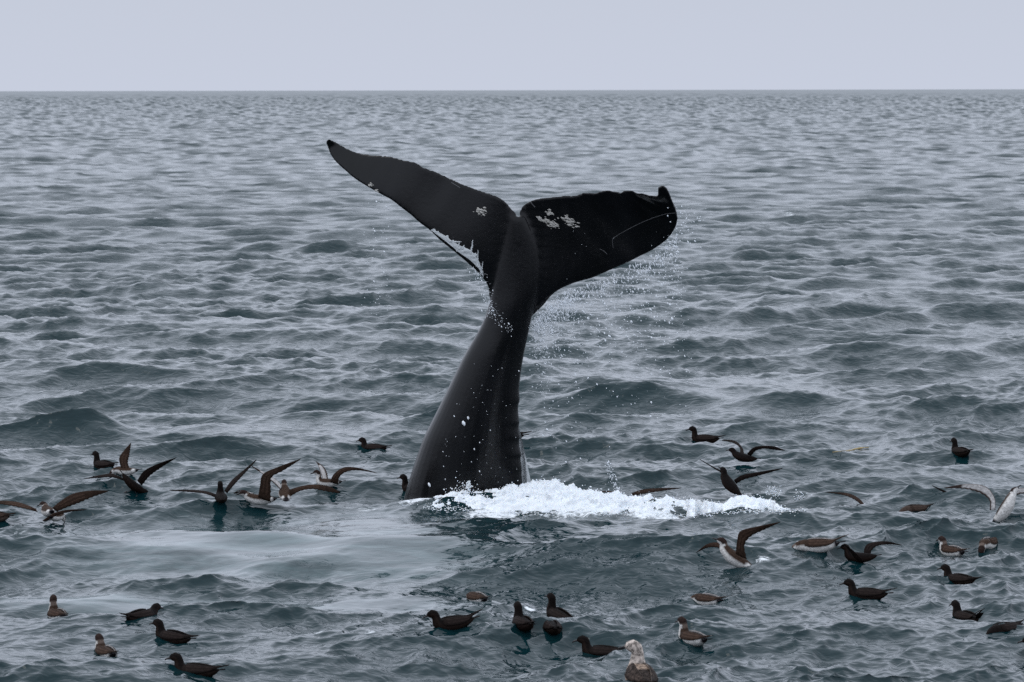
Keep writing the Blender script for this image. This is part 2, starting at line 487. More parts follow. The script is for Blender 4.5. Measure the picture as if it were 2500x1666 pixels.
for part in (fluke(LE_L, TE_L, .04, .55), fluke(LE_R, TE_R, .12, .5)):
    off = len(bmv)
    bmv += part[0]; bmf += [tuple(i + off for i in f) for f in part[1]]
tmp = mesh_obj('whale_tail', bmv, bmf, M_WHALE)
rm = tmp.modifiers.new('remesh', 'REMESH'); rm.mode = 'VOXEL'; rm.voxel_size = 0.0135
smm = tmp.modifiers.new('smooth', 'SMOOTH'); smm.factor = 0.5; smm.iterations = 3
bpy.context.view_layer.update()
DG = bpy.context.evaluated_depsgraph_get()
whale_me = bpy.data.meshes.new_from_object(tmp.evaluated_get(DG), depsgraph=DG)
bpy.data.objects.remove(tmp)
whale_me.polygons.foreach_set('use_smooth', [True] * len(whale_me.polygons))
whale_me.name = 'whale'
bm = bmesh.new(); bm.from_mesh(whale_me)
IM = CM.inverted()
sel = []
for v in bm.verts:                      # blend the ridge of the tail stock into the flukes
    c = IM @ v.co
    x, y = PW / 2 + F * c.x / -c.z, PH / 2 - F * c.y / -c.z
    if 1175 < x < 1345 and 500 < y < 800: sel.append(v)
for _ in range(26): bmesh.ops.smooth_vert(bm, verts=sel, factor=.5, use_axis_x=False, use_axis_y=True, use_axis_z=False)
bm.to_mesh(whale_me); bm.free()
if not whale_me.materials: whale_me.materials.append(M_WHALE)
whale = bpy.data.objects.new('whale', whale_me)
COL.objects.link(whale)
tag(whale, 'black whale tail raised high out of the water with both flukes spread and dripping', 'whale')
bpy.context.view_layer.update()
DG = bpy.context.evaluated_depsgraph_get()

def on_whale(px, py, off=0.0):
    ok, p, n, i = whale.ray_cast(CAMP, ray(px, py), depsgraph=DG)
    if not ok: return None, None
    return p + n * off, n

ICO = bmesh.new(); bmesh.ops.create_icosphere(ICO, subdivisions=1, radius=1.0)
IV = np.array([v.co[:] for v in ICO.verts]); IF = [[v.index for v in f.verts] for f in ICO.faces]; ICO.free()
ICO = bmesh.new(); bmesh.ops.create_icosphere(ICO, subdivisions=2, radius=1.0)
IV2 = np.array([v.co[:] for v in ICO.verts]); IF2 = [[v.index for v in f.verts] for f in ICO.faces]; ICO.free()

class Blobs:
    def __init__(s): s.v = []; s.f = []; s.n = 0
    def add(s, p, r, stretch=None, k=1.0, fine=False):
        iv, fc = (IV2, IF2) if fine else (IV, IF)
        v = iv * r
        if stretch is not None:
            d = np.array(stretch) / np.linalg.norm(stretch)
            v = v + np.outer(v @ d, d) * (k - 1)
        s.v.append(v + np.array(p)); s.f += [[i + s.n for i in f] for f in fc]; s.n += len(iv)
    def build(s, name, mat, parent=None):
        return mesh_obj(name, np.concatenate(s.v), s.f, mat, parent)

# barnacle patches on the flukes: clusters of small bumps
for (cx, cy, rx, ry, n) in [(1176, 516, 13, 13, 40), (1345, 545, 18, 12, 80), (1341, 520, 9, 8, 26), (1318, 534, 6, 5, 30), (1389, 541, 18, 11, 62), (904, 452, 6, 5, 14), (919, 466, 7, 2.5, 16)]:
    B = Blobs()
    for _ in range(n):
        u, v_ = random.gauss(0, .5), random.gauss(0, .45)
        p, nn = on_whale(cx + rx * u, cy + ry * v_ + (rx * u) * 0.45 * (cx > 1300), 0.0)
        if p is None: continue
        tg = nn.cross(Vector((.55, 0, .83))).normalized() if random.random() < .5 else nn.cross(Vector((.2, .3, .9))).normalized()
        B.add(p, random.choice([.0025, .003, .004, .005, .007, .010]) * random.uniform(.8, 1.2), tg, random.uniform(1.5, 4.0))
    if B.n: tag(B.build('barnacle_patch', M_BARN, whale))
# thin scars and scratches
def scar(pts, w):
    vs = []
    pp = resample([(x, y, 0) for x, y in pts], 24)
    for q_ in pp:
        p, nn = on_whale(q_.x, q_.y, .003)
        if p is not None: vs.append((p, nn))
    V_ = []; F_ = []
    for i, (p, nn) in enumerate(vs):
        tdir = (vs[min(i + 1, len(vs) - 1)][0] - vs[max(i - 1, 0)][0]).normalized()
        sd_ = tdir.cross(nn).normalized() * w
        V_ += [p - sd_, p + nn * .003, p + sd_]
        if i:
            k_ = 3 * i
            F_ += [(k_ - 3, k_ - 2, k_ + 1, k_), (k_ - 2, k_ - 1, k_ + 2, k_ + 1)]
    mesh_obj('scar', V_, F_, M_SCAR, whale)
scar([(1497, 606), (1495, 588), (1497, 582), (1530, 562), (1575, 540), (1620, 524), (1650, 520)], .0022)
scar([(1464, 608), (1474, 613), (1482, 621)], .0028)
scar([(1102, 446), (1112, 452), (1124, 459)], .004)
scar([(1183, 472), (1195, 474), (1205, 469)], .004)
scar([(1295, 486), (1298, 497), (1306, 506)], .004)

# ------------------------------------------------------------------ water running off, spray, foam
def runoff():
    V_ = []; F_ = []
    lo = [(1052, 563), (1077, 582), (1100, 600), (1123, 619), (1147, 636), (1167, 655), (1176, 668), (1180, 676)]
    hi = [(1056, 560), (1085, 575), (1106, 590), (1126, 602), (1150, 612), (1168, 636), (1176, 658), (1181, 674)]
    L_ = resample([(x, y, 0) for x, y in lo], 60); H_ = resample([(x, y, 0) for x, y in hi], 60)
    M_ = 12
    for i in range(60):
        fin = max(0, noise.noise(Vector((i * .33, 0, 5)))) * 12
        for j in range(M_):
            f = j / (M_ - 1)
            x = L_[i].x * (1 - f) + H_[i].x * f + fin * .3 * f
            y = L_[i].y * (1 - f) + (H_[i].y - fin) * f
            p, nn = on_whale(x, y - 1.5 * (1 - f))
            bump_ = .010 + .012 * noise.fractal(Vector((x * .12, y * .12, 2)), 1.0, 2.0, 3) * math.sin(math.pi * min(1, f * 1.1))
            if p is None: p = WP(x, y, -.02 + .18 * (1 - (x - 1046) / 140)); nn = Vector((0, -1, 0))
            V_.append(p + nn * (bump_ if j < M_ - 1 else -.002))
            if i and j:
                a = i * M_ + j
                F_.append((a, a - 1, a - M_ - 1, a - M_))
    o = mesh_obj('water_runoff', V_, F_, M_RUN)
    tag(o, 'sheet of grey water sliding off the lower edge of the left fluke', 'water', kind='stuff')
    B = Blobs()
    for (xa, ya, xb, yb, r_) in [(1117, 612, 1121, 592, .010), (1150, 618, 1154, 588, .011), (1165, 645, 1168, 612, .009), (1158, 628, 1164, 622, .010), (1128, 608, 1133, 600, .008), (1174, 668, 1179, 640, .008), (1111, 591, 1126, 591, .007)]:
        for q_ in range(14):
            f = q_ / 13
            p, nn = on_whale(xa + (xb - xa) * f + random.gauss(0, .7), ya + (yb - ya) * f, .004)
            if p is not None: B.add(p, r_ * (1.1 - .6 * f), (0, 0, 1), 1.6)
    tag(B.build('water_trickles', M_RUN), 'pale trickles of water running up from the lower edge of the left fluke', 'water', kind='stuff')
    # the thin curtain of water falling along the right side of the tail stock
    V_ = []; F_ = []
    for i in range(40):
        f = i / 39
        xa = 1262 + 8 * f + 4 * f * f; xb = 1267 + 31 * f; y = 1040 + 145 * f
        for j in range(8):
            g = j / 7
            V_.append(WP(xa + (xb - xa) * g, y, .30 + .03 * math.sin(g * 9 + f * 6) + .02 * noise.noise(Vector((g * 6, f * 8, 0)))))
            if i and j:
                a = i * 8 + j
                F_.append((a, a - 1, a - 9, a - 8))
    n0 = len(V_)
    V_ += [v + Vector((0, .02, 0)) for v in V_]
    F_ += [tuple(x + n0 for x in f)[::-1] for f in F_]
    o = mesh_obj('water_curtain', V_, F_, M_RUN)
    tag(o, 'thin curtain of water falling down the right side of the tail stock', 'water', kind='stuff')
runoff()

SP = Blobs()
def drop(px, py, Y, r):
    r *= min(2.2, .62 * math.exp(random.gauss(0, .42)))
    SP.add(P(px, py, Y + (lean(py) if py < 1215 else 0)), r, (random.uniform(.2, .9), random.uniform(-.2, .2), -1.0 + random.uniform(-.4, .6)), random.uniform(1.1, 2.2))
def pick_le(LE):
    i = random.uniform(0, len(LE) - 1.001); k_ = int(i); f = i - k_
    a, b = LE[k_], LE[k_ + 1]
    return [a[q_] + (b[q_] - a[q_]) * f for q_ in range(3)]
LEr = LE_R[7:]
for _ in range(1900):        # curtain of drops under the right fluke
    x, y, d = pick_le(LEr)
    h_ = random.expovariate(1 / 75.0)
    if h_ > 420: continue
    drop(x + h_ * .12 + random.gauss(0, 8), y + 2 + h_, WY + d + random.uniform(-.25, .35), .0062)
for _ in range(220):         # strings hanging from the edge
    x, y, d = pick_le(LEr)
    h_ = random.uniform(0, 34)
    SP.add(P(x + h_ * .1, y + 2 + h_, WY + d + lean(y) + random.uniform(-.08, .15)), random.uniform(.003, .006), (random.uniform(.05, .5), 0, -1), random.uniform(3, 6))
for _ in range(1500):         # dense spray in the corner between fluke and tail stock
    f = random.random() ** 1.3
    x = 1303 + 105 * f; y = 785 - 75 * f
    drop(x + random.gauss(0, 6), y + random.expovariate(1 / 32.0), WY + random.uniform(-.05, .4), .0055)
for _ in range(110):         # flung off the right tip
    drop(random.gauss(1672, 22), random.gauss(550, 26), WY + random.uniform(-.1, .3), .006)
for _ in range(150):         # far-flung drops on the right
    drop(random.uniform(1380, 1720), random.uniform(560, 1010), WY + random.uniform(-.4, .5), .0038)
for _ in range(110):         # strings falling from the left fluke
    x = random.choice([893, 912, 922, 935, 948]) + random.gauss(0, 5)
    drop(x, random.uniform(460, 770), WY + .4 + random.uniform(-.1, .1), .0062)
for _ in range(260):         # on the left of the neck
    f = random.random()
    x = 1150 + 50 * f ** .6; y = 655 + 110 * f
    drop(x + random.gauss(0, 9), y + random.gauss(4, 12), WY - random.uniform(.05, .25), .0042)
for _ in range(70):
    f = random.random()
    drop(1190 + 60 * f + random.gauss(0, 7), 745 + 70 * f + random.gauss(0, 8), WY - .30, .0045)
for _ in range(75):         # in front of the tail stock
    f = random.random()
    drop(random.uniform(1060 + 60 * (1 - f), 1268), 880 + 320 * f, WY - .62 - random.uniform(0, .2), .0035)
for (x, y, r) in [(1132, 1034, .017), (1143, 1021, .012), (1171, 1081, .010), (1151, 1128, .010), (1048, 1184, .011), (1083, 1139, .008), (1197, 1051, .008), (1158, 1097, .008)]:
    drop(x, y, WY - .68, r)
for _ in range(130):         # thin jet by the splash
    f = random.random()
    drop(1480 + 30 * f + random.gauss(0, 4), 1130 + 75 * f + random.gauss(0, 5), WY - .3, .0055)
sp = SP.build('spray', M_DROP)
tag(sp, 'white water drops flying and falling from the raised tail', 'spray', kind='stuff')

TOP = [(945, 1234), (983, 1229), (1000, 1221), (1050, 1212), (1090, 1204), (1130, 1200), (1180, 1201), (1220, 1197), (1260, 1188), (1290, 1182), (1330, 1180), (1362, 1178), (1385, 1190), (1420, 1193), (1450, 1200), (1500, 1205), (1530, 1211),
       (1580, 1215), (1640, 1216), (1700, 1219), (1770, 1221), (1800, 1207), (1850, 1208), (1885, 1196), (1905, 1205), (1930, 1222), (1968, 1241)]
BOT = [(945, 1238), (1050, 1240), (1120, 1242), (1170, 1246), (1230, 1253), (1300, 1252), (1390, 1250), (1430, 1247), (1470, 1255), (1540, 1252), (1600, 1256), (1690, 1261), (1720, 1251), (1800, 1250), (1870, 1245), (1940, 1247), (1968, 1244)]
def splash():
    NU, NV = 620, 64
    tx, ty = zip(*TOP); bx_, by_ = zip(*BOT)
    V_ = np.zeros((NU, NV, 3)); HZ = []
    by_ = np.array(by_, dtype=float); fx = np.linspace(945, 1968, 240)
    fb = np.interp(fx, bx_, by_) + np.array([7 * noise.fractal(Vector((x * .035, 0, 9)), .8, 2.1, 4) for x in fx]) * np.clip((fx - 945) / 120, 0, 1)
    bx_, by_ = fx, fb
    hh = [hit(945 + 1023 * i / (NU - 1), np.interp(945 + 1023 * i / (NU - 1), bx_, by_)) for i in range(NU)]
    ker = np.ones(13) / 13
    base_y = np.convolve(np.pad([h.y for h in hh], 6, 'edge'), ker, 'valid'); base_z = np.convolve(np.pad([h.z for h in hh], 6, 'edge'), ker, 'valid') + .02
    for i in range(NU):
        x = 945 + (1968 - 945) * i / (NU - 1)
        yt = np.interp(x, tx, ty); yb = np.interp(x, bx_, by_)
        g = hit(x, yb)
        Yb = base_y[i]; gz = base_z[i]
        T = P(x, yt + 2, Yb + .45)
        hz = max(.035, T.z - gz); HZ.append(hz)
        tp = min(1, i / 60, (NU - 1 - i) / 90); hz *= tp; HZ[-1] = hz
        wid = (.35 + .9 * min(1, hz / .2)) * (.25 + .75 * tp)
        for j in range(NV):
            v = j / (NV - 1)
            prof_ = max(0, 1 - abs(2 * v - 1) ** 2.4) ** .7
            yy = Yb + wid * v
            V_[i, j] = (g.x * yy / g.y, yy, gz - .06 - .05 * (1 - tp) + (hz + .06) * prof_)
    P_ = V_.copy()
    for i in range(NU):
        for j in range(NV):
            p = Vector(V_[i, j])
            sc = min(1, HZ[i] / .10) * min(1, i / 40, (NU - 1 - i) / 25)
            n1_ = noise.fractal(p * 5.5, 0.9, 2.1, 2)
            n2_ = noise.turbulence(p * 14, 3, False, amplitude_scale=.62, frequency_scale=2.1)
            edge = min(1, 6 * min(j, NV - 1 - j) / NV)
            h_ = (.05 * n1_ + .03 * noise.noise(p * 11) + .045 * (n2_ - .5)) * sc * edge
            o_ = noise.noise_vector(p * 16) * .012 * sc
            vv = 2 * j / (NV - 1) - 1
            P_[i, j] += (o_.x, h_ * vv * 1.1 + o_.y, h_ * (1 - .6 * abs(vv)) + o_.z)
    idx_ = np.arange(NU * NV).reshape(NU, NV)
    F_ = np.stack([idx_[:-1, :-1], idx_[1:, :-1], idx_[1:, 1:], idx_[:-1, 1:]], -1).reshape(-1, 4)
    B = Blobs()
    for _ in range(1300):
        i = random.randrange(NU); j = int(NV * min(.99, abs(random.gauss(.35, .22))))
        p = P_[i, j]; sc = min(1, HZ[i] / .14 + .05)
        up = random.expovariate(1 / .022) * sc
        B.add(p + np.array([random.gauss(0, .02), -random.random() * .02, up]), random.uniform(.003, .009) * (.6 + .4 * sc) * (1 if up < .05 else .6))
    for _ in range(900):        # froth lying along the front edge
        i = random.randrange(55, NU); x = 945 + 1023 * i / (NU - 1)
        p = hit(x + random.gauss(0, 4), np.interp(x, bx_, by_) + random.gauss(1, 3.2))
        B.add(p, random.uniform(.004, .012), (0, 0, 1), .45)
    for (cx, cy, n_, sx_, sy_) in [(1955, 1225, 120, 9, 12), (1888, 1200, 90, 10, 8), (1935, 1243, 130, 25, 5), (1130, 1190, 40, 18, 8)]:
        for _ in range(n_):
            B.add(P(random.gauss(cx, sx_), random.gauss(cy, sy_), WY - .65), random.uniform(.003, .009))
    # the little spout standing in front of the tail
    for q_ in range(160):
        f = random.random()
        x = 1136 + 4 * math.sin(f * 3) + 9 * f ** 3 + random.gauss(0, 6 * (1 - f) + 1.2); y = 1212 - 38 * f
        B.add(P(x, y, WY - .85), random.uniform(.004, .010))
    nb = NU * NV
    AV = np.concatenate([P_.reshape(-1, 3)] + B.v)
    AF = [tuple(f) for f in F_] + [tuple(a + nb for a in f) for f in B.f]
    o = mesh_obj('foam', AV, AF, M_FOAM)
    tag(o, 'white foam and splash churned up around the base of the whale tail', 'foam', kind='stuff')
splash()

# ------------------------------------------------------------------ birds
DARK = (.013, .008, .0065); DARK2 = (.0055, .0038, .0035); BRN = (.038, .023, .016); WHT = (.52, .50, .48); BLK = (.012, .010, .012); PALE = (.16, .135, .12)
# spine of the body from rump to bill base: x forward, z up, half height, half width
REAR = [(-.205, .062, .008, .012), (-.175, .052, .024, .030), (-.13, .042, .042, .052), (-.07, .034, .056, .074), (0, .030, .063, .085), (.06, .034, .063, .080), (.105, .046, .055, .066)]
NECKS = {
    'up':   [(.130, .068, .050, .054), (.138, .098, .040, .044), (.142, .124, .037, .037), (.152, .146, .039, .037), (.176, .155, .038, .035), (.203, .150, .027, .024), (.218, .145, .012, .012)],
    'tall': [(.124, .075, .048, .052), (.128, .112, .038, .041), (.130, .145, .035, .035), (.139, .174, .037, .036), (.162, .184, .037, .034), (.188, .178, .027, .024), (.202, .173, .012, .012)],
    'low':  [(.140, .058, .050, .053), (.158, .074, .041, .043), (.170, .090, .038, .038), (.184, .102, .039, .036), (.207, .105, .037, .034), (.232, .098, .026, .023), (.246, .094, .012, .012)],
    'down': [(.140, .042, .050, .053), (.166, .038, .042, .044), (.188, .024, .038, .038), (.206, .004, .038, .036), (.222, -.020, .036, .033), (.232, -.044, .025, .023), (.237, -.056, .012, .012)],
    'fly':  [(.140, .052, .050, .054), (.168, .058, .041, .043), (.188, .065, .037, .037), (.208, .072, .038, .036), (.232, .074, .036, .033), (.257, .068, .025, .022), (.270, .064, .012, .012)],
}
BILL_DIR = {'up': (.9, -.30), 'tall': (.92, -.28), 'low': (.9, -.3), 'down': (.25, -1), 'fly': (.95, -.25)}

def body_mesh(neck, kind, yaw_head=0.0, K=16, thick=1.0):
    st = [Vector((x, 0, z)) for x, z, _, _ in REAR] + [Vector((x, 0, z)) for x, z, _, _ in NECKS[neck]]
    rr = [(h, w) for _, _, h, w in REAR] + [(h, w) for _, _, h, w in NECKS[neck]]
    nb = len(REAR)
    piv = st[nb + 2].copy()
    tang = []
    for i in range(len(st)):
        tang.append((st[min(i + 1, len(st) - 1)] - st[max(i - 1, 0)]).normalized())
    rot = Matrix.Rotation(yaw_head, 3, 'Z')
    # refine
    fine = []
    for i in range(len(st) - 1):
        for q_ in range(2):
            f = q_ / 2
            fine.append((i + f, st[i].lerp(st[i + 1], f), tang[i].lerp(tang[i + 1], f).normalized(), rr[i][0] * (1 - f) + rr[i + 1][0] * f, rr[i][1] * (1 - f) + rr[i + 1][1] * f))
    fine.append((len(st) - 1, st[-1], tang[-1], rr[-1][0], rr[-1][1]))
    rings = []; cols = []
    for (s, c, tg, h, w) in fine:
        side = Vector((0, 1, 0)); up = tg.cross(side)
        if up.length < 1e-6: up = Vector((0, 0, 1))
        up.normalize()
        hy = max(0, min(1, (s - nb - 1) / 2.0))
        ring = []
        for j in range(K):
            an = 2 * math.pi * j / K
            p = c + up * (h * math.cos(an) * (thick if s < nb else 1)) + side * (w * math.sin(an) * (thick if s < nb else 1))
            if hy > 0 and yaw_head:
                p = piv + Matrix.Rotation(yaw_head * hy, 3, 'Z') @ (p - piv)
            ring.append(p); cols.append(paint(kind, s, nb, math.cos(an)))
        rings.append(ring)
    V_, F_ = loft(rings)
    bd = BILL_DIR[neck]
    return V_, F_, cols, rings[-1], rot @ Vector((bd[0], 0, bd[1])).normalized(), (rot if yaw_head else Matrix.Identity(3))

def paint(kind, s, nb, c):
    """colour of the plumage: s = station along the body, c = 1 on the back, -1 on the belly"""
    if kind == 'sooty':
        return DARK2 if c > .2 else DARK
    if kind == 'brown':
        return (.05, .034, .028) if c > .0 else (.08, .06, .05)
    if kind == 'gull':
        if s >= nb + .5: return (.42, .36, .32)
        if s < 4: return (.035, .026, .022)
        return (.30, .22, .17) if c > -.3 else (.36, .3, .26)
    # capped: dark cap, white cheeks, collar and underparts, brown back
    if s >= nb + 2.1: return (.022, .013, .011) if c > -.35 else WHT
    if s >= nb + 1.1: return WHT if c < .45 else (.12, .09, .075)
    if s < 1.2: return BLK
    if s < 2.2: return WHT if c < .8 else BRN
    return BRN if c > .05 else WHT

def bill(base, d, ln, r, mat, parent):
    c = sum(base, Vector()) / len(base)
    side = Vector((0, 0, 1)).cross(d)
    side = side.normalized() if side.length > 1e-5 else Vector((0, 1, 0))
    up = d.cross(side).normalized()
    rings = []
    for f, rr_, dz in [(-.15, 1.0, 0), (.2, .85, 0), (.5, .62, -.0), (.78, .6, .0), (.93, .55, -.06), (1.0, .2, -.16)]:
        rings.append([c + d * (ln * f) + up * (ln * dz) + up * (r * rr_ * math.cos(a_)) + side * (.75 * r * rr_ * math.sin(a_)) for a_ in [2 * math.pi * q_ / 8 for q_ in range(8)]])
    V_, F_ = loft(rings)
    return mesh_obj('bill', V_, F_, mat, parent)

def wing(LE, TE, parent, top, under, n=20, th=.009, cam_up=None, serr=.05, margin=None):
    """LE, TE: point lists from shoulder to tip; a thin cambered blade with a feathered trailing edge"""
    le = resample(LE, n); te = resample(TE, n)
    rings = []; cols = []
    K = 7
    for i in range(n):
        f = i / (n - 1)
        a, b = le[i], te[i]
        if i == n - 1: b = a.lerp(b, .5)
        ch = b - a
        sp_ = le[min(i + 1, n - 1)] + te[min(i + 1, n - 1)] - le[max(i - 1, 0)] - te[max(i - 1, 0)]
        nv = ch.cross(sp_)
        nv = nv.normalized() if nv.length > 1e-9 else Vector((0, 0, 1))
        ref = cam_up or Vector((0, 0, 1))
        if nv.dot(ref) < 0: nv = -nv
        if i % 2 and 0 < i < n - 1: ch = ch * (1 - serr * (1 + 1.3 * max(0, f - .35)))
        T = th * (1 - .65 * f)
        ring = []
        for side in (1, -1):
            for j in range(K):
                s = j / (K - 1) if side == 1 else 1 - j / (K - 1)
                t_ = T * (1.6 * math.sqrt(max(s, .02)) * (1 - s) + .10)
                bow = .09 * ch.length * s * (1 - s) * 2
                ring.append(a + ch * s + nv * (side * t_ + bow))
                c = top if side == 1 else under
                if side == 1 and .15 < s < .8 and .1 < f < .6 and j % 2 == 0: c = tuple(x * 2.0 for x in c)
                if isinstance(margin, tuple) and side == -1 and (s > .78 or s < .1 or f > .72): c = margin
                if f > .7: c = tuple(x * .75 for x in c)
                cols.append(c)
        rings.append(ring)
    V_, F_ = loft(rings)
    return mesh_obj('wing', V_, F_, M_FEATHER if not isinstance(margin, str) else M_MOTTLE, parent, cols)

def tail(parent, kind, mat, lift=0.0):
    V_ = []; F_ = []; cols = []
    n = 9
    c = BLK if kind in ('capped', 'gull') else DARK2
    for i in range(n):
        u = i / (n - 1) * 2 - 1
        for (x, w, z) in [(-.15, .022, .058), (-.20, .030, .062), (-.262 + .018 * abs(u) ** 1.5 + (.006 if i % 2 else 0), .040, .070 + lift)]:
            for s in (.005, -.004):
                V_.append(Vector((x, u * w, z + s * (1.1 - abs(u)) + .0)))
                cols.append(WHT if (kind == 'capped' and x > -.18) else c)
    for i in range(n - 1):
        a = i * 6; b = a + 6
        for q_ in (0, 2):
            F_ += [(a + q_, b + q_, b + q_ + 2, a + q_ + 2), (a + q_ + 1, a + q_ + 3, b + q_ + 3, b + q_ + 1)]
        F_ += [(a + 4, b + 4, b + 5, a + 5), (a, a + 1, b + 1, b)]
    F_ += [(0, 2, 3, 1), (2, 4, 5, 3)]
    m = (n - 1) * 6
    F_ += [(m, m + 1, m + 3, m + 2), (m + 2, m + 3, m + 5, m + 4)]
    return mesh_obj('tail', V_, F_, mat, parent, cols)

WING_COL = {'sooty': ((.010, .0068, .006), (.026, .021, .019)), 'brown': ((.028, .018, .014), (.05, .037, .033)), 'capped': ((.030, .018, .013), (.42, .40, .39)), 'gull': ((.032, .023, .019), (.2, .17, .15))}
GROUP = 'shearwaters feeding around the whale'

def bird(label, kind, neck, loc, yaw, pitch_=0.0, roll=0.0, sc=.9, folded=True, head_yaw=0.0, name='shearwater', cat='seabird', group=GROUP, wing_lift=0.0, tail_lift=0.0, thick=1.0):
    mat = M_MOTTLE if kind == 'gull' else M_FEATHER
    V_, F_, cols, base, bd, hr = body_mesh(neck, kind, head_yaw, thick=thick)
    o = mesh_obj(name, V_, F_, mat, None, cols)
    tag(o, label, cat, group)
    bill(base, bd, .050 if kind != 'gull' else .048, .0115 if kind != 'gull' else .012, M_BILL, o)
    tail(o, kind, mat, tail_lift)
    if folded:
        top, und = WING_COL[kind]
        for s in (1, -1):
            dz = random.uniform(-.006, .006) + wing_lift
            up = [(.085, .028 * s, .098), (.02, .036 * s, .106), (-.07, .034 * s, .102), (-.15, .022 * s, .092), (-.22, .006 * s, .094 + dz * .6), (-.295, -.010 * s, .105 + dz)]
            lo = [(.095, .072 * s, .052), (.04, .092 * s, .040), (-.05, .087 * s, .040), (-.13, .060 * s, .052), (-.20, .026 * s, .076 + dz * .6), (-.292, -.004 * s, .099 + dz)]
            wing(up, lo, o, top, und, n=18, th=.012, cam_up=Vector((0, s * .6, 1)), serr=.04, margin='m' if kind == 'gull' else None)
    if kind == 'gull':
        for s in (1, -1):
            c = sum(base, Vector()) / len(base)
            B = Blobs(); B.add((0, 0, 0), .006, fine=True)
            e_ = B.build('eye', M_EYE, o)
            side = hr @ Vector((0, 1, 0))
            e_.location = c - bd * .022 + side * (.0215 * s) + Vector((0, 0, .004))
    o.matrix_world = Matrix.Translation(loc) @ Matrix.Rotation(yaw, 4, 'Z') @ Matrix.Rotation(-pitch_, 4, 'Y') @ Matrix.Rotation(roll, 4, 'X') @ Matrix.Scale(sc, 4)
    return o

def ppm(p): return F / p.y
LEN = {'up': .555, 'tall': .54, 'low': .58, 'down': .53, 'fly': .6}
FRONT = {'up': .262, 'tall': .245, 'low': .285, 'down': .235, 'fly': .315}

def sit(label, x0, x1, yw, kind, neck='up', turn=1, sink=0.0, pitch_=0.0, head_yaw=0.0, sc=.92, **kw):
    """bird afloat: x0 where its bill ends, x1 where its tail ends, yw where the water meets it; turn = +1 faces partly away, -1 partly to us"""
    L = LEN[neck]
    fx = FRONT[neck] / L
    xo = x0 + (x1 - x0) * fx
    p = hit(xo, yw)
    w = abs(x1 - x0) / ppm(p)
    cosv = w / (L * sc)
    if cosv > .97:
        sc = w / (L * .97); cosv = .97
    cosv = max(.12, cosv - .1 * (1 - cosv))
    a = math.acos(cosv)
    yaw = math.pi - a * turn if x0 < x1 else a * turn
    return bird(label, kind, neck, (p.x, p.y, p.z - .022 - sink), yaw, pitch_, 0, sc, True, head_yaw, **kw)

AW = R(28)
sit('dark sooty shearwater sitting on the water just behind the leftmost pair of raised wings', 217, 295, 1140, 'sooty', 'tall', 1)
sit('small dark shearwater afloat alone, low-bodied, to the left of the tail stock', 868, 959, 1094, 'sooty', 'up', 1, sink=.025)
sit('dark shearwater floating right of the tail, just above the bird holding arched wings', 1675, 1772, 1077, 'sooty', 'tall', 1, head_yaw=.1)
sit('dark shearwater floating by itself far right, beyond the yellow seaweed', 2322, 2372, 1107, 'sooty', 'tall', 1)
sit('brown-backed shearwater with its head under water between two half-hidden winged birds', 2190, 2285, 1243, 'brown', 'down', -1, sink=.03)
sit('dark-capped shearwater with white throat and brown back floating near the right edge', 2289, 2362, 1351, 'capped', 'up', 1)
sit('white-sided brown shearwater bending its head to the water beneath the white-bellied landing bird', 2385, 2448, 1331, 'capped', 'down', -1)
sit('brown shearwater with white collar dipping its head, crossed wing tips raised behind', 1931, 2074, 1338, 'capped', 'down', 1, pitch_=R(-4), wing_lift=.03)
sit('dark shearwater pointing its bill down, floating near the right edge above one with cocked tail', 2294, 2391, 1421, 'sooty', 'up', 1, head_yaw=.1, tail_lift=.02)
sit('large dark shearwater with crossed wing tips floating below the bird with half-raised wings', 2050, 2188, 1457, 'sooty', 'up', 1, wing_lift=.01)
sit('dark shearwater with its tail cocked up high, lowest whole bird at the right', 2322, 2396, 1513, 'sooty', 'up', 1, tail_lift=.05, wing_lift=.06)
sit('dark wet shearwater mostly under water at the right edge', 2402, 2512, 1531, 'sooty', 'down', -1, sink=.04)
sit('brown shearwater dipping its head, floating above the white-necked bird', 1684, 1777, 1470, 'capped', 'down', 1, wing_lift=.015)
sit('dark-capped white-necked shearwater floating just right of the speckled gull', 1649, 1740, 1564, 'capped', 'tall', 1)
sit('long dark shearwater floating right in front of the speckled gull', 1397, 1550, 1594, 'sooty', 'up', 1, sink=.02)
sit('brown shearwater with white front and hidden head in the dark reflection below the tail', 1136, 1200, 1466, 'capped', 'down', 1)
sit('dark shearwater with tail angled upward, leftmost of the four birds below the tail', 1035, 1183, 1525, 'sooty', 'up', -1, pitch_=R(-6), wing_lift=.03, sink=.008)
sit('small upright dark shearwater between two dark birds below the tail', 1251, 1310, 1527, 'sooty', 'tall', 1)
sit('dark shearwater with stretched neck and sloping back, rightmost of the four birds below the tail', 1322, 1414, 1508, 'sooty', 'tall', 1, pitch_=R(12))
sit('shearwater of which only a small round dark back shows behind a wavelet', 1334, 1366, 1529, 'sooty', 'down', 1, sink=.03)
sit('white-collared shearwater seen from behind, leftmost of the birds below the smooth slick', 110, 178, 1507, 'capped', 'tall', 1, head_yaw=-.4)
sit('dark shearwater facing right, lying low on the water above another dark bird', 395, 296, 1500, 'sooty', 'low', 1, sink=.035)
sit('dark shearwater with a thick neck and splayed wing tips under the low bird facing right', 358, 490, 1562, 'sooty', 'up', 1, pitch_=R(3))
sit('dark-headed shearwater with white neck sides floating near the lower left corner', 221, 300, 1595, 'capped', 'up', 1, sink=.015)
sit('large dark shearwater floating lowest of all at the lower left', 400, 562, 1638, 'sooty', 'up', 1, sink=.022)
sit('dark shearwater hidden behind the tail stock with only its tail end showing', 1170, 1299, 1072, 'sooty', 'up', 1)
sit('dark shearwater peeking out with head and neck from behind the left foot of the tail', 968, 1062, 1198, 'sooty', 'tall', 1)
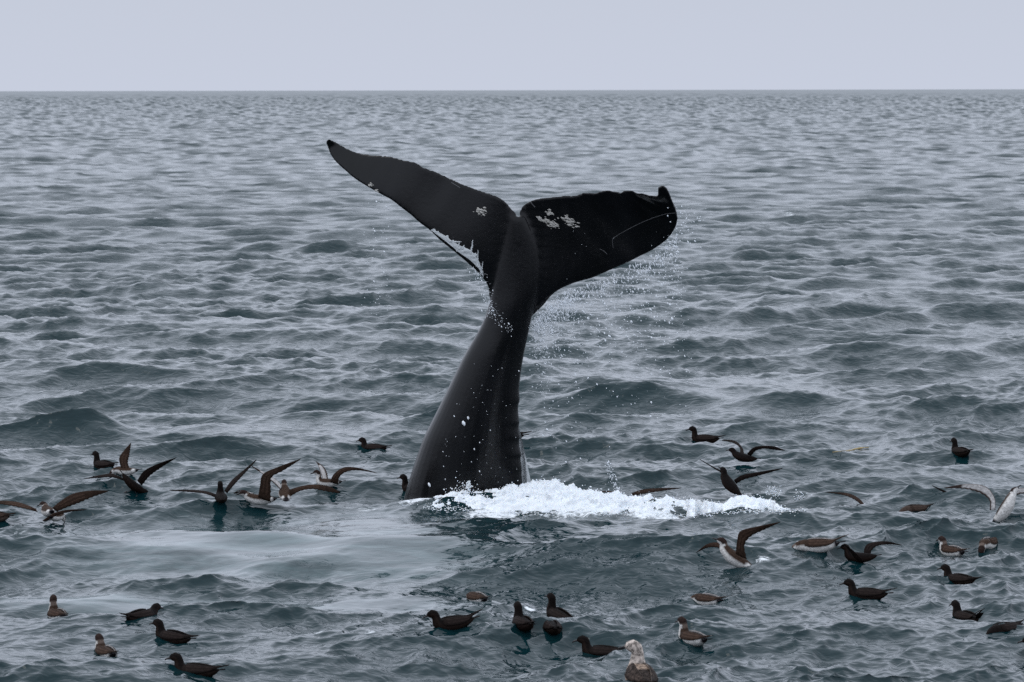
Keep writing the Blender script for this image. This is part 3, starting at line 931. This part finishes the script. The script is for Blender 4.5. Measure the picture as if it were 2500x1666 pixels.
sit('brown shearwater cut by the left edge, only its rear back in view', -70, 44, 1266, 'brown', 'low', 1)
sit('dark shearwater almost wholly outside the right edge, only its bill tip showing', 2486, 2640, 1602, 'sooty', 'up', 1)

# gull
gp = hit(1566, 1664)
bird('speckled brown young gull with pale head seen from behind at the bottom edge', 'gull', 'tall', (gp.x, gp.y, gp.z - .02), R(100), R(8), 0, 1.32, True, R(62), name='gull', cat='gull', group=None, thick=1.08)

# birds with spread wings
def winged(label, kind, neck, px, py, yw, yaw, wings, pitch_=0.0, roll=0.0, sc=.92, head_yaw=0.0, dY=0.0, under_first=False, float_=False, thick=1.0):
    """px, py: where the middle of the body is seen; yw: where the water below it is seen;
       wings: lists of (x, y, metres beyond the body) for the leading and trailing edge"""
    g = hit(px, yw)
    Y = g.y + dY
    c = P(px, py, Y)
    M = Matrix.Translation(c) @ Matrix.Rotation(yaw, 4, 'Z') @ Matrix.Rotation(-pitch_, 4, 'Y') @ Matrix.Rotation(roll, 4, 'X') @ Matrix.Scale(sc, 4)
    ctr = M @ Vector((0, 0, .03)) - c
    o = bird(label, kind, neck, c - ctr, yaw, pitch_, roll, sc, False, head_yaw, thick=thick)
    bpy.context.view_layer.update()
    inv = o.matrix_world.inverted()
    top, und = WING_COL[kind]
    for wdef in wings:
        LE, TE, face = wdef
        le = [inv @ P(x, y, Y + d) for x, y, d in LE]
        te = [inv @ P(x, y, Y + d) for x, y, d in TE]
        # face: +1 shows its upper side to the camera, -1 its underside
        ref = (inv.to_3x3() @ Vector((0, -1, .35))) * face
        mg = (.05, .035, .03) if kind == 'capped' else None
        wing(le, te, o, top, und, n=24, th=.011, cam_up=ref, serr=.07, margin=mg)
    return o

legbird = winged('dark shearwater pattering over the water head down with wings out and a foot dangling', 'sooty', 'fly', 322, 1183, 1206, R(18), [
    ([(300, 1168, .03), (275, 1157, .12), (245, 1160, .22), (205, 1169, .34)], [(306, 1176, .02), (276, 1166, .08), (247, 1167, .18), (206, 1170, .33)], 1),
    ([(335, 1173, -.05), (352, 1150, -.12), (385, 1133, -.18), (431, 1117, -.25)], [(347, 1186, -.05), (367, 1162, -.10), (396, 1141, -.16), (430, 1119, -.24)], 1)], pitch_=R(-42), sc=.8)
def leg(o, pts):
    inv = o.matrix_world.inverted()
    ps = [inv @ p for p in pts]
    rings = []
    for i, p in enumerate(ps):
        r_ = [.007, .006, .006, .014, .003][min(i, 4)]
        rings.append([p + Vector((r_ * math.cos(a_), r_ * math.sin(a_) * (.5 if i > 2 else 1), 0)) for a_ in [2 * math.pi * q_ / 7 for q_ in range(7)]])
    V_, F_ = loft(rings)
    mesh_obj('leg', V_, F_, M_BILL, o)
ly = legbird.matrix_world.translation.y
leg(legbird, [P(322, 1196, ly), P(314, 1201, ly - .02), P(310, 1200, ly - .03), P(306, 1203, ly - .05), P(302, 1204, ly - .06)])
leg(legbird, [P(330, 1200, ly), P(333, 1206, ly), P(336, 1210, ly), P(334, 1212, ly - .02), P(331, 1213, ly - .03)])

winged('dark shearwater with one wing held straight up and a white band before its black tail', 'capped', 'down', 306, 1151, 1165, R(168), [
    ([(298, 1153, -.03), (291, 1120, -.02), (303, 1100, 0), (320, 1081, .04)], [(320, 1150, -.03), (313, 1130, -.02), (317, 1110, 0), (320, 1084, .04)], 1),
    ([(300, 1152, .06), (285, 1155, .12), (272, 1162, .18)], [(310, 1155, .06), (290, 1160, .12), (275, 1164, .18)], 1)], sc=.78, dY=.12)
winged('brown shearwater with white cheek, seen from behind at the left edge with wings spread wide', 'capped', 'low', 118, 1250, 1271, R(112), [
    ([(88, 1243, .0), (65, 1233, .10), (30, 1224, .2), (-40, 1222, .35)], [(92, 1251, .0), (62, 1243, .05), (28, 1236, .15), (-38, 1226, .34)], 1),
    ([(128, 1240, -.03), (150, 1222, -.06), (180, 1205, -.08), (222, 1198, -.1), (266, 1198, -.12)], [(140, 1250, -.05), (163, 1240, -.07), (193, 1229, -.09), (228, 1214, -.11), (264, 1201, -.12)], 1)], sc=.85, head_yaw=.7)
winged('brown shearwater with one curved wing lifted, just in front of the spread-winged bird at left', 'capped', 'down', 138, 1263, 1275, R(70), [
    ([(104, 1271, -.1), (130, 1254, -.14), (165, 1245, -.18), (212, 1244, -.22)], [(112, 1273, -.1), (138, 1260, -.13), (168, 1251, -.17), (210, 1246, -.22)], 1)], sc=.72, dY=-.12)
winged('dark shearwater seen from behind, right wing raised high, left of the white-breasted bird', 'sooty', 'tall', 540, 1216, 1237, R(100), [
    ([(527, 1207, .03), (500, 1199, .12), (460, 1196, .24), (413, 1197, .38)], [(532, 1218, .0), (500, 1206, .06), (462, 1202, .2), (414, 1199, .37)], 1),
    ([(548, 1198, -.04), (566, 1173, -.06), (595, 1148, -.1), (626, 1122, -.16)], [(555, 1205, -.08), (574, 1182, -.12), (600, 1154, -.14), (626, 1125, -.17)], 1)], sc=.82, pitch_=R(8))
winged('white-breasted brown shearwater with dark cap and one wing raised straight up over its back', 'capped', 'low', 634, 1221, 1240, R(176), [
    ([(630, 1214, -.09), (635, 1185, -.14), (642, 1158, -.18), (680, 1140, -.22), (735, 1120, -.3)], [(662, 1226, -.1), (662, 1195, -.14), (664, 1166, -.18), (692, 1150, -.22), (733, 1123, -.3)], 1),
    ([(612, 1206, .09), (596, 1198, .12), (582, 1198, .2), (570, 1204, .3)], [(622, 1204, .12), (600, 1206, .18), (585, 1205, .24), (571, 1206, .3)], -1)], sc=.9, pitch_=R(2))
winged('pale brown shearwater seen from behind, its long right wing arched low to the side', 'capped', 'low', 696, 1208, 1239, R(98), [
    ([(688, 1186, .02), (676, 1173, .06), (650, 1156, .1), (612, 1136, .15)], [(684, 1196, .0), (668, 1180, .04), (646, 1162, .09), (613, 1139, .15)], -1),
    ([(706, 1196, -.02), (733, 1188, -.06), (765, 1183, -.1), (800, 1187, -.14), (831, 1201, -.18)], [(710, 1212, -.04), (735, 1199, -.08), (766, 1195, -.12), (798, 1201, -.16), (828, 1206, -.18)], 1)], sc=.85, pitch_=R(20))
winged('white-breasted shearwater facing left with its far wing up, nearest the tail among the left flock', 'capped', 'tall', 800, 1180, 1188, R(172), [
    ([(806, 1176, -.06), (815, 1158, -.1), (838, 1142, -.14), (870, 1142, -.2), (922, 1155, -.28)], [(826, 1183, -.08), (830, 1164, -.12), (848, 1152, -.16), (876, 1149, -.2), (920, 1156, -.28)], 1),
    ([(788, 1172, .07), (783, 1155, .12), (778, 1140, .16), (771, 1126, .22)], [(802, 1172, .07), (798, 1152, .12), (788, 1137, .16), (772, 1127, .22)], -1)], sc=.8)
winged('dark shearwater floating with both wings arched up, right of the tail', 'sooty', 'low', 1816, 1118, 1133, R(158), [
    ([(1806, 1110, .05), (1806, 1094, .1), (1790, 1082, .16), (1762, 1076, .24)], [(1818, 1112, .05), (1812, 1092, .1), (1794, 1076, .16), (1764, 1073, .24)], -1),
    ([(1824, 1108, -.05), (1838, 1094, -.1), (1858, 1089, -.14), (1890, 1090, -.2), (1917, 1100, -.26)], [(1834, 1114, -.06), (1846, 1101, -.1), (1866, 1096, -.15), (1890, 1099, -.2), (1914, 1101, -.26)], 1)], sc=.8, pitch_=R(10))
winged('dark shearwater rising upright out of the foam with wings in a wide V', 'sooty', 'low', 1782, 1185, 1222, R(135), [
    ([(1776, 1164, .02), (1760, 1150, .08), (1738, 1138, .14), (1708, 1121, .24)], [(1784, 1172, .02), (1766, 1158, .08), (1742, 1144, .14), (1709, 1123, .24)], 1),
    ([(1792, 1172, -.05), (1812, 1160, -.09), (1850, 1153, -.14), (1911, 1143, -.25)], [(1798, 1182, -.05), (1818, 1171, -.09), (1856, 1161, -.14), (1909, 1146, -.25)], 1)], sc=.88, pitch_=R(38), dY=.1)
winged('brown shearwater sunk behind the foam ridge with only its two long wings in view', 'brown', 'down', 1526, 1222, 1218, R(100), [
    ([(1515, 1203, .02), (1490, 1199, .06), (1455, 1199, .12), (1425, 1194, .18)], [(1515, 1209, .02), (1490, 1203, .06), (1455, 1202, .12), (1426, 1196, .18)], 1),
    ([(1542, 1204, -.02), (1570, 1195, -.05), (1605, 1192, -.08), (1664, 1191, -.14)], [(1544, 1213, -.03), (1575, 1206, -.06), (1612, 1200, -.09), (1662, 1193, -.14)], 1)], sc=.8, dY=.12)
winged('shearwater hidden by a crest with one thin curved wing lifted to the left', 'brown', 'down', 2128, 1250, 1243, R(95), [
    ([(2117, 1241, .0), (2098, 1218, .06), (2068, 1204, .14), (2014, 1201, .26)], [(2112, 1242, .0), (2088, 1222, .06), (2060, 1210, .14), (2018, 1203, .26)], 1)], sc=.72, dY=.25)
winged('dark shearwater behind a wavelet with its left wing slanting up, left of the white-bellied bird', 'sooty', 'tall', 2365, 1247, 1243, R(85), [
    ([(2358, 1235, .02), (2342, 1217, .08), (2315, 1202, .14), (2275, 1185, .22)], [(2362, 1241, .02), (2338, 1222, .08), (2310, 1207, .14), (2276, 1187, .22)], 1),
    ([(2375, 1242, -.02), (2390, 1236, -.04), (2403, 1233, -.05), (2418, 1233, -.06)], [(2378, 1246, -.02), (2392, 1244, -.04), (2406, 1241, -.05), (2419, 1235, -.06)], 1)], sc=.75, dY=.3)
winged('white-bellied shearwater landing at the right edge with long grey underwings raised', 'capped', 'fly', 2455, 1244, 1276, R(28), [
    ([(2430, 1246, -.06), (2428, 1215, -.02), (2406, 1188, .02), (2360, 1182, .06), (2304, 1191, .1)], [(2416, 1246, -.06), (2415, 1222, -.02), (2393, 1205, .02), (2352, 1194, .06), (2305, 1193, .1)], -1),
    ([(2448, 1228, .08), (2462, 1204, .12), (2485, 1193, .16), (2530, 1194, .26), (2580, 1210, .35)], [(2462, 1232, .08), (2476, 1214, .12), (2496, 1206, .16), (2532, 1206, .26), (2578, 1212, .35)], -1)], pitch_=R(48), roll=R(-62), sc=1.0)
winged('dark shearwater floating with half-raised wings below the brown collared bird', 'sooty', 'up', 2098, 1362, 1371, R(170), [
    ([(2086, 1362, -.09), (2078, 1350, -.12), (2070, 1340, -.16), (2063, 1330, -.2)], [(2112, 1372, -.1), (2095, 1356, -.14), (2082, 1343, -.17), (2064, 1331, -.2)], 1),
    ([(2108, 1358, .06), (2112, 1335, .1), (2128, 1325, .14), (2165, 1322, .2), (2203, 1331, .28)], [(2124, 1358, .07), (2130, 1343, .1), (2144, 1333, .14), (2170, 1330, .2), (2200, 1332, .28)], 1)], sc=.82)
winged('white-breasted shearwater facing left with one brown wing raised high, above the crossed-wing bird', 'capped', 'low', 1795, 1366, 1386, R(166), [
    ([(1796, 1352, -.08), (1800, 1318, -.12), (1808, 1297, -.15), (1848, 1286, -.2), (1906, 1274, -.3)], [(1824, 1366, -.1), (1818, 1332, -.12), (1834, 1310, -.15), (1862, 1296, -.2), (1903, 1277, -.3)], 1),
    ([(1786, 1344, .09), (1760, 1326, .15), (1728, 1328, .2), (1696, 1352, .3)], [(1772, 1346, .08), (1752, 1338, .14), (1728, 1338, .2), (1700, 1350, .29)], 1)], sc=1.0, pitch_=R(32))

# ------------------------------------------------------------------ floating seaweed
V_ = []; F_ = []
pts = [(2032, 1107), (2055, 1104), (2072, 1103), (2085, 1100), (2098, 1097), (2110, 1096), (2121, 1095)]
pp = [hit(x, y) for x, y in pts]
pp = resample(pp, 40)
rings = []
for i, p in enumerate(pp):
    r_ = .016 * (.5 + .8 * abs(noise.noise(Vector((i * .55, 0, 3))))) * (1 if i > 12 else .35) * (1 if i < 38 else .4)
    rings.append([p + Vector((0, r_ * 1.3 * math.cos(a_), .012 + r_ * math.sin(a_))) for a_ in [2 * math.pi * q_ / 8 for q_ in range(8)]])
V_, F_ = loft(rings)
o = mesh_obj('seaweed', V_, F_, M_WEED)
tag(o, 'strand of yellow-brown seaweed floating on a wave right of the tail', 'seaweed')
